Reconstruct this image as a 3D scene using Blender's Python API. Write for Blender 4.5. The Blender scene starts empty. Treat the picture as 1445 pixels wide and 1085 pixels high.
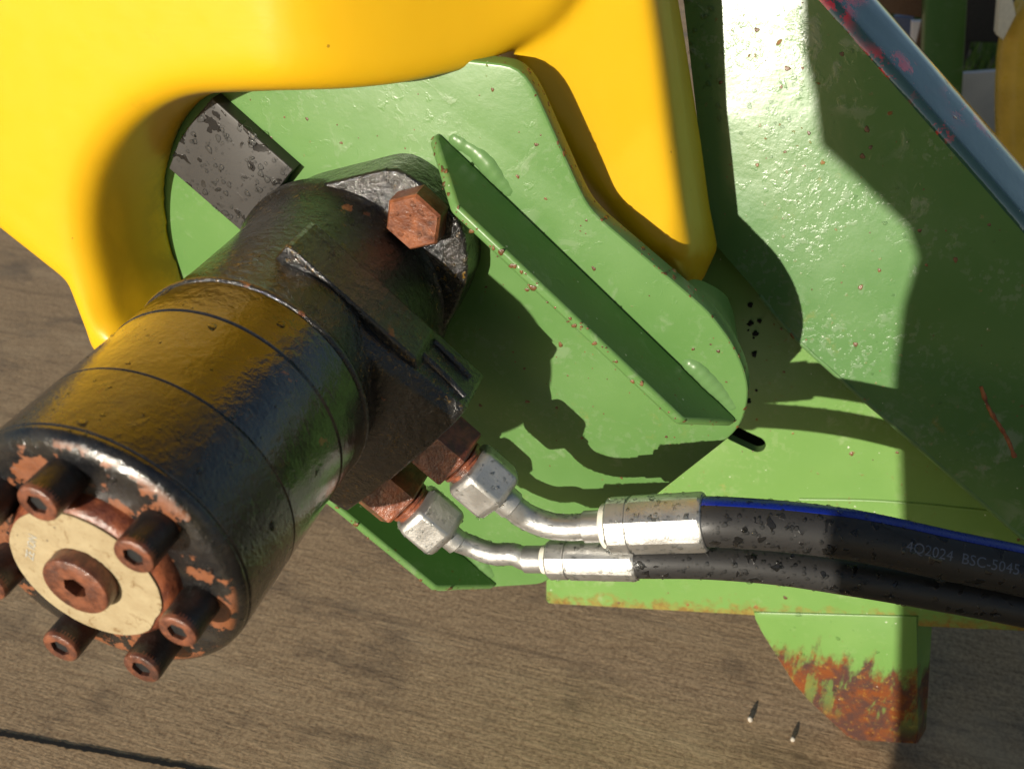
import bpy, bmesh, math, random
from mathutils import Vector, Matrix, noise
S = 0.001                                    # the survey below is in millimetres
GZ = 370.6                                   # motor axis above the ground, mm
scene = bpy.context.scene
col = scene.collection
random.seed(7)

# ------------------------------------------------------------------ camera
F, CX, CY = 1300.0, 722.5, 542.5             # focal length and centre of the photograph, pixels
_a = Vector((456.5, 919.5, -1300.0)).normalized()
_u = Vector((1, 0, 0)).cross(_a).normalized()
if _u.y < 0: _u = -_u
_x = _a.cross(_u)
ROT = Matrix((_x, _a, _u))                   # camera axes -> place axes (x along plate, y into plate, z up)
def ray(px, py): return ROT @ Vector(((px-CX)/F, -(py-CY)/F, -1.0))
CAM = -(ROT @ (Vector(((102.6-CX)/F, -(832.8-CY)/F, -1.0))*294.0 + _a*200.0))
def W(px, py, y):                            # survey: a sight line met with a plate parallel to the mounting plate
    d = ray(px, py); return CAM + d*((y-CAM.y)/d.y)
def PL(px, py, P0, n):
    d = ray(px, py); return CAM + d*((P0-CAM).dot(n)/d.dot(n))
cd = bpy.data.cameras.new('camera'); cam = bpy.data.objects.new('camera', cd); col.objects.link(cam)
cd.sensor_width = 36; cd.lens = 36*F/1445; cd.clip_start = 0.01; cd.clip_end = 500
cd.dof.use_dof = True; cd.dof.focus_distance = 0.43; cd.dof.aperture_fstop = 14
cam.matrix_world = Matrix.Translation((CAM+Vector((0, 0, GZ)))*S) @ ROT.to_4x4()
scene.camera = cam

# ------------------------------------------------------------------ light
SUN = Vector((0.258, 1.0, -0.205)).normalized()
el = math.asin(-SUN.z)
wd = bpy.data.worlds.new('World'); scene.world = wd; wd.use_nodes = True
nt = wd.node_tree; sky = nt.nodes.new('ShaderNodeTexSky'); sky.sky_type = 'NISHITA'; sky.sun_disc = False
sky.sun_elevation = el; sky.sun_rotation = math.atan2(-SUN.x, -SUN.y)
nt.links.new(sky.outputs[0], nt.nodes['Background'].inputs[0]); nt.nodes['Background'].inputs[1].default_value = 0.075
sl = bpy.data.lights.new('sun', 'SUN'); sl.energy = 5.0; sl.angle = math.radians(0.53); sl.color = (1.0, 0.93, 0.80)
so = bpy.data.objects.new('sun', sl); col.objects.link(so); so.rotation_euler = SUN.to_track_quat('-Z', 'Y').to_euler()
vs = scene.view_settings; vs.view_transform = 'Standard'; vs.look = 'None'; vs.gamma = 1; vs.exposure = 0.25

# ------------------------------------------------------------------ materials
class NT:
    def __init__(s, name):
        s.m = bpy.data.materials.new(name); s.m.use_nodes = True; s.t = s.m.node_tree
        s.b = s.t.nodes['Principled BSDF']; s.co = s.t.nodes.new('ShaderNodeTexCoord').outputs['Object']
    def set(s, **k):
        for a, v in k.items(): s.put(a.replace('_', ' '), v)
        return s
    def put(s, name, v):
        i = s.b.inputs[name]
        if hasattr(v, 'is_linked') or isinstance(v, bpy.types.NodeSocket): s.t.links.new(v, i)
        else: i.default_value = (*v, 1) if isinstance(v, tuple) and len(v) == 3 and len(i.default_value) == 4 else v
    def node(s, typ, ins=(), **props):
        n = s.t.nodes.new(typ)
        for k, v in props.items(): setattr(n, k, v)
        for k, v in dict(ins).items():
            if isinstance(v, bpy.types.NodeSocket): s.t.links.new(v, n.inputs[k])
            else: n.inputs[k].default_value = (*v, 1) if isinstance(v, tuple) and len(v) == 3 and len(n.inputs[k].default_value) == 4 else v
        return n
    def mapped(s, scale=(1, 1, 1), rot=(0, 0, 0), loc=(0, 0, 0)):
        return s.node('ShaderNodeMapping', {'Vector': s.co, 'Scale': scale, 'Rotation': rot, 'Location': loc}).outputs[0]
    def noise(s, scale, detail=4, rough=.55, co=None, dist=0):
        return s.node('ShaderNodeTexNoise', {'Vector': co or s.co, 'Scale': scale, 'Detail': detail, 'Roughness': rough, 'Distortion': dist}).outputs['Fac']
    def voro(s, scale, co=None, rnd=1, feature='F1'):
        return s.node('ShaderNodeTexVoronoi', {'Vector': co or s.co, 'Scale': scale, 'Randomness': rnd}, feature=feature)
    def step(s, v, a, b, lo=0., hi=1.):
        return s.node('ShaderNodeMapRange', {'Value': v, 'From Min': a, 'From Max': b, 'To Min': lo, 'To Max': hi}, interpolation_type='SMOOTHSTEP').outputs[0]
    def math(s, op, a, b=0.5):
        return s.node('ShaderNodeMath', {0: a, 1: b}, operation=op).outputs[0]
    def mix(s, f, a, b):
        n = s.t.nodes.new('ShaderNodeMix'); n.data_type = 'RGBA'
        for k, v in ((0, f), (6, a), (7, b)):
            if isinstance(v, bpy.types.NodeSocket): s.t.links.new(v, n.inputs[k])
            else: n.inputs[k].default_value = (*v, 1) if isinstance(v, tuple) else v
        return n.outputs[2]
    def sep(s): return s.node('ShaderNodeSeparateXYZ', {0: s.co})
    def bump(s, h, strength=.3, dist=.0005, prev=None):
        ins = {'Height': h, 'Strength': strength, 'Distance': dist}
        if prev is not None: ins['Normal'] = prev
        o = s.node('ShaderNodeBump', ins).outputs[0]; s.t.links.new(o, s.b.inputs['Normal']); s.t.links.new(o, s.b.inputs['Coat Normal']); return o
    def smax(s, *v):
        r = v[0]
        for x in v[1:]: r = s.math('MAXIMUM', r, x)
        return r

RUST_A, RUST_B = (.23, .060, .022), (.42, .145, .045)
def speck(n, scale, r, keep, jitter=.4):
    """small round flecks, a fraction KEEP of the cells holding one"""
    wob = n.node('ShaderNodeMix', {0: jitter*.004, 4: n.co, 5: n.node('ShaderNodeTexNoise', {'Vector': n.co, 'Scale': scale*3.}).outputs['Color']}, data_type='VECTOR').outputs[1]
    v = n.voro(scale, wob); c = n.node('ShaderNodeSeparateColor', {0: v.outputs['Color']})
    rad = n.math('MULTIPLY', c.outputs[1], r)
    f = n.step(n.math('SUBTRACT', rad, v.outputs['Distance']), -.02, .05)
    return n.math('MULTIPLY', f, n.math('LESS_THAN', c.outputs[0], keep))

def green_paint(name, rust=.10, base=(.098, .208, .056), worn=None, stains=1., red=None, gloss=.25, spec=.4, relief=.20):
    n = NT(name)
    v = n.noise(18, 3)
    c = n.mix(n.step(v, .3, .75), base, (base[0]*1.22, base[1]*1.12, base[2]*1.25))
    film = n.math('MULTIPLY', n.step(n.noise(55, 6, .65, dist=.6), .55, .66), n.step(n.noise(13, 2), .46, .6))
    drip = n.math('MULTIPLY', n.step(n.noise(260, 3, .6), .52, .62), n.step(n.noise(22, 2), .45, .62))
    film = n.math('MULTIPLY', n.smax(film, n.math('MULTIPLY', drip, .5)), .55*stains)
    c = n.mix(film, c, (base[0]*1.6+.04, base[1]*1.15+.04, base[2]*1.7+.05))
    s1 = speck(n, 85, .15, rust*2.2, 1.3); s2 = speck(n, 230, .24, rust*1.6, .8)
    zone = n.step(n.noise(16, 3), .50, .66)
    s2 = n.math('MULTIPLY', s2, n.math('ADD', n.math('MULTIPLY', zone, .75), .25))
    r = n.smax(s1, n.math('MULTIPLY', s2, .9))
    bleed = n.math('MULTIPLY', n.math('MULTIPLY', n.step(n.noise(120, 4, .7), .54, .72), n.step(n.noise(21, 2), .56, .7)), .45*min(1., rust*6))
    c = n.mix(bleed, c, (.30, .22, .045))
    c = n.mix(r, c, n.mix(n.noise(400, 3), (.11, .038, .012), (.30, .135, .030)))
    if worn: c = n.mix(worn(n)[0], c, worn(n)[1])
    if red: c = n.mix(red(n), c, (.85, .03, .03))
    c = n.mix(n.math('MULTIPLY', speck(n, 330, .22, .05), .8), c, (.6, .62, .5))
    n.put('Base Color', c)
    rough = n.math('ADD', n.math('MULTIPLY', n.noise(40, 4), .16), gloss)
    n.put('Roughness', n.math('ADD', rough, n.math('MULTIPLY', r, .35)))
    n.put('Specular IOR Level', spec); n.put('Coat Weight', 1. if gloss < .1 else 0.); n.put('Coat IOR', 2.0); n.put('Coat Roughness', .03)
    b = n.bump(n.noise(24, 2), .35, .0016)
    b = n.bump(n.noise(330, 3), .10, .0006, b)
    b = n.bump(n.math('MULTIPLY', n.step(n.noise(150, 3, .6, dist=.5), .58, .66), n.step(n.noise(26, 2), .46, .62)), relief, .0004, b)
    n.bump(n.smax(r, n.math('MULTIPLY', film, .5)), .5, .0004, b)
    return n.m

def yellow_plastic(name):
    n = NT(name)
    c = n.mix(n.noise(9, 3), (.68, .392, .006), (.74, .43, .010))
    grime = n.math('MULTIPLY', n.step(n.noise(60, 6, .7), .56, .72), n.step(n.noise(14, 2), .56, .72))
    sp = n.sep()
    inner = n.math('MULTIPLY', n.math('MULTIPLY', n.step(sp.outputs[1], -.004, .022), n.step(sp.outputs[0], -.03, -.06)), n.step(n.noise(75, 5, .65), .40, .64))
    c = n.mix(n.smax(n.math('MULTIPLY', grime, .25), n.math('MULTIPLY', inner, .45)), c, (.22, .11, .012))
    c = n.mix(n.math('MULTIPLY', speck(n, 190, .12, .10), .7), c, (.22, .10, .01))
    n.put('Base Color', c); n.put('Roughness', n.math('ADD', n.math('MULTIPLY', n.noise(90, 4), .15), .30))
    n.put('Subsurface Weight', .15); n.put('Subsurface Radius', (.004, .002, .0005)); n.put('Subsurface Scale', .6)
    b = n.bump(n.noise(700, 2), .10, .0002); b = n.bump(n.noise(26, 3), .25, .0015, b); n.bump(n.noise(1, 4, .7, n.mapped((40, 40, 900), (0, .2, 0))), .10, .0003, b)
    return n.m

def rust_metal(name, wet=.0, a=RUST_A, b=RUST_B):
    n = NT(name)
    c = n.mix(n.step(n.noise(150, 5, .65), .35, .68), a, b)
    c = n.mix(n.math('MULTIPLY', n.step(n.noise(70, 3), .56, .70), .75), c, (.035, .018, .014))
    n.put('Base Color', c); n.put('Roughness', n.step(n.noise(220, 3), .35, .65, .62-wet*.35, .40-wet*.2)); n.put('Coat Weight', .25+.5*wet); n.put('Coat Roughness', .15)
    b = n.bump(n.noise(800, 4, .65), .5, .0006); n.bump(n.noise(160, 3), .5, .0012, b)
    return n.m

def black_paint(name, rust=.0, coarse=.35, rough=.16, cover=None, ochre=0., spec=.6, coat=.5):
    n = NT(name)
    c = n.mix(n.step(n.noise(70, 6, .7), .4, .7), (.008, .008, .009), (.026, .022, .017))
    chip = n.step(n.math('ADD', n.noise(55, 5, .62), n.math('MULTIPLY', n.noise(300, 3), .12)), .72-rust, .755-rust)
    if cover: chip = n.math('MULTIPLY', chip, cover(n))
    if ochre:
        o = n.math('MULTIPLY', n.step(n.noise(420, 4, .7), .55, .66), n.step(n.noise(38, 2), .48, .62))
        c = n.mix(n.math('MULTIPLY', o, ochre), c, (.26, .145, .02))
    c = n.mix(chip, c, n.mix(n.noise(220, 4), (.10, .030, .012), (.29, .098, .032)))
    n.put('Base Color', c)
    n.put('Roughness', n.math('ADD', n.step(n.noise(60, 6, .7), .42, .68, rough, rough+.24), n.math('MULTIPLY', chip, .30)))
    n.put('Specular IOR Level', spec); n.put('Coat Weight', coat); n.put('Coat Roughness', .08)
    b = n.bump(n.noise(300, 5, .66), .7, .0016*coarse)
    b = n.bump(n.noise(38, 5, .62), .6, .0032*max(coarse, .5), b)
    b = n.bump(n.step(n.noise(90, 4, .6, dist=.8), .60, .66), .5*coarse, .0012, b)
    n.bump(chip, -.5, .0006, b)
    return n.m

def simple(name, color, rough, metal=0., nscale=200, bump=.15, vary=.25, coat=0.):
    n = NT(name)
    c = n.mix(n.noise(nscale, 4), tuple(v*(1-vary) for v in color), tuple(min(1., v*(1+vary)) for v in color))
    n.put('Base Color', c); n.put('Roughness', n.step(n.noise(nscale*1.7, 3), .3, .7, rough*.8, rough*1.25)); n.put('Metallic', metal); n.put('Coat Weight', coat)
    n.bump(n.noise(nscale*3, 3), bump, .0003)
    return n.m

def zinc(name):
    n = NT(name)
    c = n.mix(n.noise(55, 5, .65), (.44, .44, .43), (.60, .59, .57))
    c = n.mix(n.math('MULTIPLY', n.step(n.noise(180, 4, .7), .56, .70), .35), c, (.42, .40, .34))
    n.put('Base Color', c); n.put('Metallic', .85); n.put('Roughness', n.step(n.noise(120, 4), .3, .7, .34, .50))
    b = n.bump(n.noise(900, 3), .3, .0003); n.bump(n.noise(200, 3), .3, .0006, b)
    return n.m

def wet_rubber(name, base=(.021, .020, .020)):
    n = NT(name)
    d = n.math('MULTIPLY', n.step(n.noise(170, 2, .45, dist=.3), .60, .625), n.step(n.noise(35, 2), .38, .5))
    c = n.mix(d, base, (base[0]*.35, base[1]*.35, base[2]*.35))
    n.put('Base Color', n.mix(n.math('MULTIPLY', n.noise(600, 3), .35), c, (.04, .038, .036)))
    n.put('Roughness', n.node('ShaderNodeMapRange', {'Value': d, 'To Min': .46, 'To Max': .10}).outputs[0])
    b = n.bump(n.noise(1100, 3), .15, .0002); n.bump(d, .8, .0004, b)
    return n.m

def concrete():
    n = NT('brushed_concrete')
    A = math.radians(-8.5)
    brush = n.noise(1, 6, .7, n.mapped((45, 240, 1), (0, 0, A)))
    fine = n.noise(1, 4, .7, n.mapped((30, 620, 1), (0, 0, A)))
    broad = n.noise(1, 4, .6, n.mapped((5, 16, 1), (0, 0, A)))
    stain = n.noise(1, 6, .68, n.mapped((9, 15, 1), (0, 0, math.radians(40))))
    grit = n.noise(330, 4, .7)
    c = n.mix(n.step(n.math('ADD', n.math('MULTIPLY', brush, .35), n.math('MULTIPLY', grit, .65)), .34, .66), (.25, .158, .084), (.58, .405, .235))
    c = n.mix(n.math('MULTIPLY', n.step(stain, .50, .68), .55), c, (.085, .060, .040))
    band = n.noise(1, 5, .65, n.mapped((3, 55, 1), (0, 0, A)))
    c = n.mix(n.math('MULTIPLY', n.step(band, .52, .66), .40), c, (.105, .068, .040))
    c = n.mix(n.math('MULTIPLY', n.step(broad, .50, .70), .45), c, (.56, .41, .25))
    c = n.mix(n.math('MULTIPLY', n.step(grit, .62, .72), .6), c, (.035, .028, .022))
    n.put('Base Color', c)
    n.put('Roughness', n.step(stain, .45, .65, .78, .48))
    h = n.math('ADD', n.math('MULTIPLY', brush, .7), n.math('MULTIPLY', fine, .4))
    b = n.bump(h, .55, .0013)
    n.bump(grit, .4, .0008, b)
    return n.m

def paper():
    n = NT('aged_paper_label'); c = n.mix(n.noise(120, 5, .7), (.24, .165, .08), (.50, .42, .26))
    c = n.mix(n.math('MULTIPLY', n.step(n.noise(200, 6, .78, dist=1.), .54, .64), .8), c, (.17, .095, .03))
    c = n.mix(n.math('MULTIPLY', speck(n, 420, .3, .25), .8), c, (.06, .045, .03))
    n.put('Base Color', c); n.put('Roughness', .55); b = n.bump(n.noise(300, 4), .4, .0004); return n.m

def grass_mat():
    n = NT('grass'); n.put('Base Color', n.mix(n.noise(60, 4), (.03, .08, .012), (.10, .19, .03))); n.put('Roughness', .8); return n.m

def water():
    n = NT('water_drop'); t = n.t; out = t.nodes['Material Output']
    gl = n.node('ShaderNodeBsdfGlossy', {'Roughness': .02, 'Color': (1., 1., 1.)}); tr = n.node('ShaderNodeBsdfTransparent', {'Color': (.90, .91, .91)})
    fr_ = n.node('ShaderNodeFresnel', {'IOR': 1.33}); mx = n.node('ShaderNodeMixShader', {0: fr_.outputs[0], 1: tr.outputs[0], 2: gl.outputs[0]})
    t.links.new(mx.outputs[0], out.inputs[0]); t.nodes.remove(n.b); return n.m

def foot_rust(n):
    sp = n.sep(); z = sp.outputs[2]; x = sp.outputs[0]
    st = n.noise(1, 5, .65, n.mapped((95, 60, 30)))
    e = n.math('ADD', z, n.math('MULTIPLY', st, .075)); e = n.math('ADD', e, n.math('MULTIPLY', n.noise(170, 4, .7), .020))
    f = n.step(e, .124, .106)
    gap = n.math('MULTIPLY', n.step(n.noise(1, 4, .7, n.mapped((85, 40, 26), loc=(.31, 0, 0))), .50, .60), n.step(z, .012, .035))
    f = n.math('MULTIPLY', f, n.math('SUBTRACT', 1., n.math('MULTIPLY', gap, .5)))
    c = n.mix(n.step(n.noise(70, 5, .65), .38, .62), (.070, .034, .028), (.175, .050, .014))
    c = n.mix(n.math('MULTIPLY', n.step(n.noise(260, 4, .7), .55, .68), .7), c, (.30, .17, .035))
    return f, c
def lip_rust(n):
    sp = n.sep(); e = n.math('SUBTRACT', n.math('SUBTRACT', sp.outputs[2], .1118), n.math('MULTIPLY', sp.outputs[0], .255))
    e = n.math('ADD', e, n.math('MULTIPLY', n.noise(110, 5, .7), .050))
    f = n.smax(n.math('MULTIPLY', n.step(e, .036, .022), .75), n.math('MULTIPLY', n.step(n.noise(80, 5, .7), .64, .74), .5))
    return f, n.mix(n.step(n.noise(160, 4, .7), .4, .6), (.26, .16, .035), (.20, .070, .016))
def end_face(n): return n.smax(n.step(n.sep().outputs[1], -.1846, -.1864), n.math('MULTIPLY', n.step(n.noise(120, 4), .66, .70), .5))
def red_reflections(n):  # red reflections on the beam's folded edge, painted into its colour
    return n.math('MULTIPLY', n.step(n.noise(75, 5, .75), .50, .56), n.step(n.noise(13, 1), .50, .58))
M = dict(
    green=green_paint('green_paint', .13), green_frame=green_paint('green_paint_frame', .12, (.130, .255, .060)),
    green_beam=green_paint('green_paint_beam', .20, (.088, .190, .058), stains=1.9, gloss=.16, spec=.29, relief=.14),
    green_foot=green_paint('green_paint_foot', .16, (.130, .255, .060), worn=foot_rust),
    green_top=green_paint('green_paint_beam_top', .03, (.035, .095, .065), stains=.2, red=red_reflections, gloss=.03),
    weld=green_paint('green_paint_weld', .06, (.096, .196, .062), stains=.5),
    yellow=yellow_plastic('yellow_plastic'),
    rust=rust_metal('rusty_steel'), rust_wet=rust_metal('wet_rusty_steel', .6, (.11, .030, .016), (.28, .082, .034)),
    rust_bolt=rust_metal('rusty_bolt_steel', .15, (.14, .042, .017), (.28, .096, .040)),
    screw=rust_metal('screw_steel', .4, (.075, .024, .014), (.24, .080, .038)),
    screw_side=rust_metal('dark_screw_steel', .1, (.008, .006, .005), (.024, .012, .009)),
    black=black_paint('black_motor_paint', -.03, .22, .07, ochre=.25, coat=.8), black_cast=black_paint('black_cast_paint', .0, .9, .14, ochre=.8, spec=.55, coat=.7),
    black_end=black_paint('chipped_black_paint', .165, .35, .17, cover=end_face), zinc=zinc('zinc_plate'), rubber=wet_rubber('wet_rubber'),
    pad=wet_rubber('wet_black_pad', (.045, .042, .040)), white=simple('white_plastic_ring', (.72, .70, .60), .45),
    blue=simple('blue_stripe', (.006, .022, .30), .28, vary=.1), print=simple('grey_blue_print', (.10, .12, .17), .6),
    label=paper(), ink=simple('faded_blue_ink', (.42, .42, .38), .6),
    dark=simple('black_recess_shade', (.006, .006, .006), .6), concrete=concrete(), water=water(), grass=grass_mat(),  # dark: black standing for the shade inside the slot and screw sockets
    grey=simple('grey_painted_sheet', (.80, .78, .86), .4, nscale=20), bluegrey=simple('blue_grey_steel', (.10, .12, .20), .4),
    dkgreen=green_paint('dark_green_post', .05, (.050, .14, .035)), tan=simple('muddy_yellow_plastic', (.72, .46, .06), .3, nscale=25, vary=.45),
    tyre=simple('black_rubber', (.012, .012, .012), .7), crack=simple('dirt_joint', (.010, .009, .008), .9), stone=simple('pale_stone', (.42, .38, .32), .6),
    fleck=rust_metal('rust_fleck', .2, (.085, .038, .012), (.19, .085, .024)),
    brown=simple('brown_rusty_sheet', (.14, .08, .05), .7))

# ------------------------------------------------------------------ builders
O0 = Vector((0, 0, GZ))
def thing(name, label, cat, base, group=None):
    """an Empty at a thing's base (mm, place axes)"""
    o = bpy.data.objects.new(name, None); col.objects.link(o); o.empty_display_size = .02
    o.location = (Vector(base)+O0)*S; o['label'] = label; o['category'] = cat
    if group: o['group'] = group
    return o
def wloc(o):
    v = Vector(o.location)
    while o.parent: o = o.parent; v += Vector(o.location)
    return v
def obj(name, bm, mat, parent=None, smooth=40, label=None, cat=None, kind=None, base=None, bevel=0, normals=True):
    if normals: bmesh.ops.recalc_face_normals(bm, faces=bm.faces[:])
    me = bpy.data.meshes.new(name); bm.to_mesh(me); bm.free()
    o = bpy.data.objects.new(name, me); col.objects.link(o)
    me.materials.append(M[mat] if isinstance(mat, str) else mat)
    org = Vector(parent and wloc(parent) or ((Vector(base)+O0)*S if base is not None else (0, 0, 0)))
    for v in me.vertices: v.co = (v.co+O0)*S-org
    if parent: o.parent = parent
    else: o.location = org
    if bevel:
        b = o.modifiers.new('bevel', 'BEVEL'); b.width = bevel*S; b.segments = 3; b.limit_method = 'ANGLE'; b.angle_limit = math.radians(32)
    if smooth:
        for p in me.polygons: p.use_smooth = True
        if hasattr(me, 'set_sharp_from_angle'): me.set_sharp_from_angle(angle=math.radians(smooth))
    for k, v in (('label', label), ('category', cat), ('kind', kind)):
        if v: o[k] = v
    return o
def loft(bm, rings, cap0=True, cap1=True, closed=True):
    vr = [[bm.verts.new(p) for p in r] for r in rings]; n = len(rings[0])
    for a, b in zip(vr, vr[1:]):
        for i in range(n if closed else n-1):
            j = (i+1) % n; bm.faces.new((a[i], a[j], b[j], b[i]))
    if cap0: bm.faces.new(vr[0][::-1])
    if cap1: bm.faces.new(vr[-1])
    return vr
E1 = Vector((.753, 0, -.657)).normalized(); E2 = Vector((.657, 0, .753)).normalized(); YA = Vector((0, 1, 0))
def mp(a, b, y): return E1*a+E2*b+YA*y
def lathe(bm, prof, origin, axis, n=64, mod=None, cap0=True, cap1=True):
    """prof: (distance along the axis, radius)"""
    axis = axis.normalized(); s = axis.cross(Vector((0, 0, 1)) if abs(axis.z) < .9 else Vector((1, 0, 0))).normalized(); t = axis.cross(s)
    loft(bm, [[origin+axis*d+(s*math.cos(k*2*math.pi/n)+t*math.sin(k*2*math.pi/n))*(r*(mod(k*2*math.pi/n, d) if mod else 1)) for k in range(n)] for d, r in prof], cap0, cap1)
def smooth_path(pts, per=10):
    P = [pts[0]*2-pts[1]]+pts+[pts[-1]*2-pts[-2]]; out = []
    for i in range(1, len(P)-2):
        a, b, c, d = P[i-1:i+3]
        for k in range(per):
            t = k/per; out.append(.5*(2*b+(c-a)*t+(2*a-5*b+4*c-d)*t*t+(3*b-a-3*c+d)*t**3))
    return out+[pts[-1]]
def frames(path):
    T = [(path[min(i+1, len(path)-1)]-path[max(i-1, 0)]).normalized() for i in range(len(path))]
    s = T[0].cross(Vector((0, 0, 1))).normalized(); out = []
    for p, t in zip(path, T):
        s = (s-t*s.dot(t)).normalized(); out.append((p, t, s, s.cross(t)))      # s sideways, last = upwards
    return out
def tube(bm, path, r, n=32, mod=None):
    loft(bm, [[p+(s*math.cos(k*2*math.pi/n)+u*math.sin(k*2*math.pi/n))*(r if not mod else mod(k*2*math.pi/n, i)) for k in range(n)] for i, (p, t, s, u) in enumerate(frames(path))])
def resample(poly, step):
    out = []
    for i, a in enumerate(poly):
        b = poly[(i+1) % len(poly)]; d = math.dist(a, b); k = max(1, round(d/step))
        out += [(a[0]+(b[0]-a[0])*j/k, a[1]+(b[1]-a[1])*j/k) for j in range(k)]
    return out
def relax(poly, it):
    for _ in range(it):
        n = len(poly); poly = [tuple(.25*poly[i-1][k]+.5*poly[i][k]+.25*poly[(i+1) % n][k] for k in (0, 1)) for i in range(n)]
    return poly
def inset(poly, d):
    n = len(poly); A = sum(poly[i-1][0]*poly[i][1]-poly[i][0]*poly[i-1][1] for i in range(n)); sg = 1 if A > 0 else -1; out = []
    for i in range(n):
        a, b, c = poly[i-1], poly[i], poly[(i+1) % n]
        e = Vector((b[0]-a[0], b[1]-a[1])).normalized(); f = Vector((c[0]-b[0], c[1]-b[1])).normalized()
        m = Vector((-(e.y+f.y), e.x+f.x)); m = m.normalized() if m.length > 1e-6 else Vector((-e.y, e.x))
        k = max(.5, m.dot(Vector((-e.y, e.x)))); out.append((b[0]+m.x*d*sg/k, b[1]+m.y*d*sg/k))
    return out
def slab(bm, poly, front, back, r=1., at=None, seg=3):
    """a plate from an outline, its front edge rounded by R; AT maps (u, v, depth) to a point"""
    at = at or (lambda u, v, y: Vector((u, y, v)))
    sg = 1 if back > front else -1
    rings = [[at(u, v, back) for u, v in poly]]
    for k in range(seg+1):
        th = math.pi/2*k/seg; q = inset(poly, r*(1-math.cos(th)))
        rings.append([at(u, v, front+sg*r*(1-math.sin(th))) for u, v in q])
    loft(bm, rings)
def hexpts(c, axis, af, d, rot=0, up=None):
    axis = axis.normalized(); s = (up or YA).copy(); s = Vector((0, 0, 1)) if abs(s.dot(axis)) > .9 else s; s = (s-axis*s.dot(axis)).normalized(); t = axis.cross(s); R = af/math.sqrt(3)
    return [c+axis*d+(s*math.cos(rot+k*math.pi/3)+t*math.sin(rot+k*math.pi/3))*R for k in range(6)]
def hexnut(bm, c, axis, af, h, rot=0, ch=1.6, up=None):
    loft(bm, [hexpts(c, axis, af-ch*1.6, 0, rot, up), hexpts(c, axis, af, ch, rot, up), hexpts(c, axis, af, h-ch, rot, up), hexpts(c, axis, af-ch*1.6, h, rot, up)])
def socket_screw(bm, c, axis, r, h, hexr, depth, n=32, rot=0):
    """a cap head with a chamfered rim and a hex socket; AXIS points out of the head"""
    axis = axis.normalized(); s = axis.cross(Vector((0, 0, 1))).normalized(); t = axis.cross(s)
    def ring(R, d): return [c+axis*d+(s*math.cos(2*math.pi*k/n)+t*math.sin(2*math.pi*k/n))*R for k in range(n)]
    def hexr_(d):
        out = []
        for k in range(n):
            a = 2*math.pi*k/n; w = (a-rot) % (math.pi/3)-math.pi/6; R = hexr*math.cos(math.pi/6)/math.cos(w)
            out.append(c+axis*d+(s*math.cos(a)+t*math.sin(a))*R)
        return out
    loft(bm, [ring(r, -1), ring(r, h-1.2), ring(r-.4, h-.35), ring(r-1.1, h), hexr_(h-.2), hexr_(h-.9), hexr_(h-depth)])
def drops(name, target, n, rmin, rmax, parent, face=None, flat=.55, seed=1, area=None, mat='water'):
    """water beads standing on the faces of TARGET that look towards FACE"""
    rnd = random.Random(seed); me = target.data; org = wloc(target); tris = []; cum = []; tot = 0
    me.calc_loop_triangles()
    for t in me.loop_triangles:
        nn = t.normal
        if face is not None and nn.dot(face) < .15: continue
        a, b, c = (me.vertices[i].co+org for i in t.vertices)
        if area and not area((a+b+c)/3/S-O0): continue
        tot += t.area; tris.append((a, b, c, nn.copy())); cum.append(tot)
    if not tris: return
    import bisect
    ico = bmesh.new(); bmesh.ops.create_icosphere(ico, subdivisions=2, radius=1); iv = [v.co.copy() for v in ico.verts]; fi = [[v.index for v in f.verts] for f in ico.faces]; ico.free()
    V, Fc = [], []
    for _ in range(n):
        a, b, c, nn = tris[min(len(tris)-1, bisect.bisect(cum, rnd.random()*tot))]
        u, v = rnd.random(), rnd.random()
        if u+v > 1: u, v = 1-u, 1-v
        p = a+(b-a)*u+(c-a)*v; r = (rmin+(rmax-rmin)*rnd.random()**3)*S
        q = nn.to_track_quat('Z', 'Y').to_matrix(); el = 1+rnd.random()*.6; an = rnd.random()*6.28; k0 = len(V); ph = rnd.random()*9
        for w in iv:
            ww = 1+.16*math.sin(3*math.atan2(w.y, w.x)+ph)
            x, y = w.x*el*ww, w.y*ww
            V.append(p+q @ Vector((x*math.cos(an)-y*math.sin(an), x*math.sin(an)+y*math.cos(an), w.z*flat+flat*.12))*r-Vector(wloc(parent)))
        Fc += [[i+k0 for i in f] for f in fi]
    m2 = bpy.data.meshes.new(name); m2.from_pydata(V, [], Fc); m2.materials.append(M[mat])
    for p in m2.polygons: p.use_smooth = True
    o = bpy.data.objects.new(name, m2); col.objects.link(o); o.parent = parent; o['kind'] = 'stuff'; return o
UPV = Vector((.1, -.55, .8)).normalized()

# ------------------------------------------------------------------ the ground
bm = bmesh.new()
bmesh.ops.create_grid(bm, x_segments=2, y_segments=2, size=60000); bmesh.ops.translate(bm, verts=bm.verts[:], vec=(0, 0, -GZ))
g = obj('ground', bm, 'concrete', base=(0, 0, -GZ), kind='structure', smooth=0)
bm = bmesh.new(); pts = []
ga = PL(-60, 1024, Vector((0, 0, -GZ)), Vector((0, 0, 1))); gb = PL(300, 1089, Vector((0, 0, -GZ)), Vector((0, 0, 1)))
L_, R_ = [], []
for k in range(-60, 160):
    c = ga.lerp(gb, k/60); wv = noise.noise(Vector((k*.35, 1, 0)))*1.3; hw = 1.5+1.5*abs(noise.noise(Vector((k*.5, 7, 0))))
    L_.append(bm.verts.new((c.x, c.y+wv-hw, -GZ+.5))); R_.append(bm.verts.new((c.x, c.y+wv+hw, -GZ+.5)))
for i in range(len(L_)-1): bm.faces.new((L_[i], L_[i+1], R_[i+1], R_[i]))
jt = obj('joint_crack', bm, 'crack', g, smooth=0)
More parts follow.
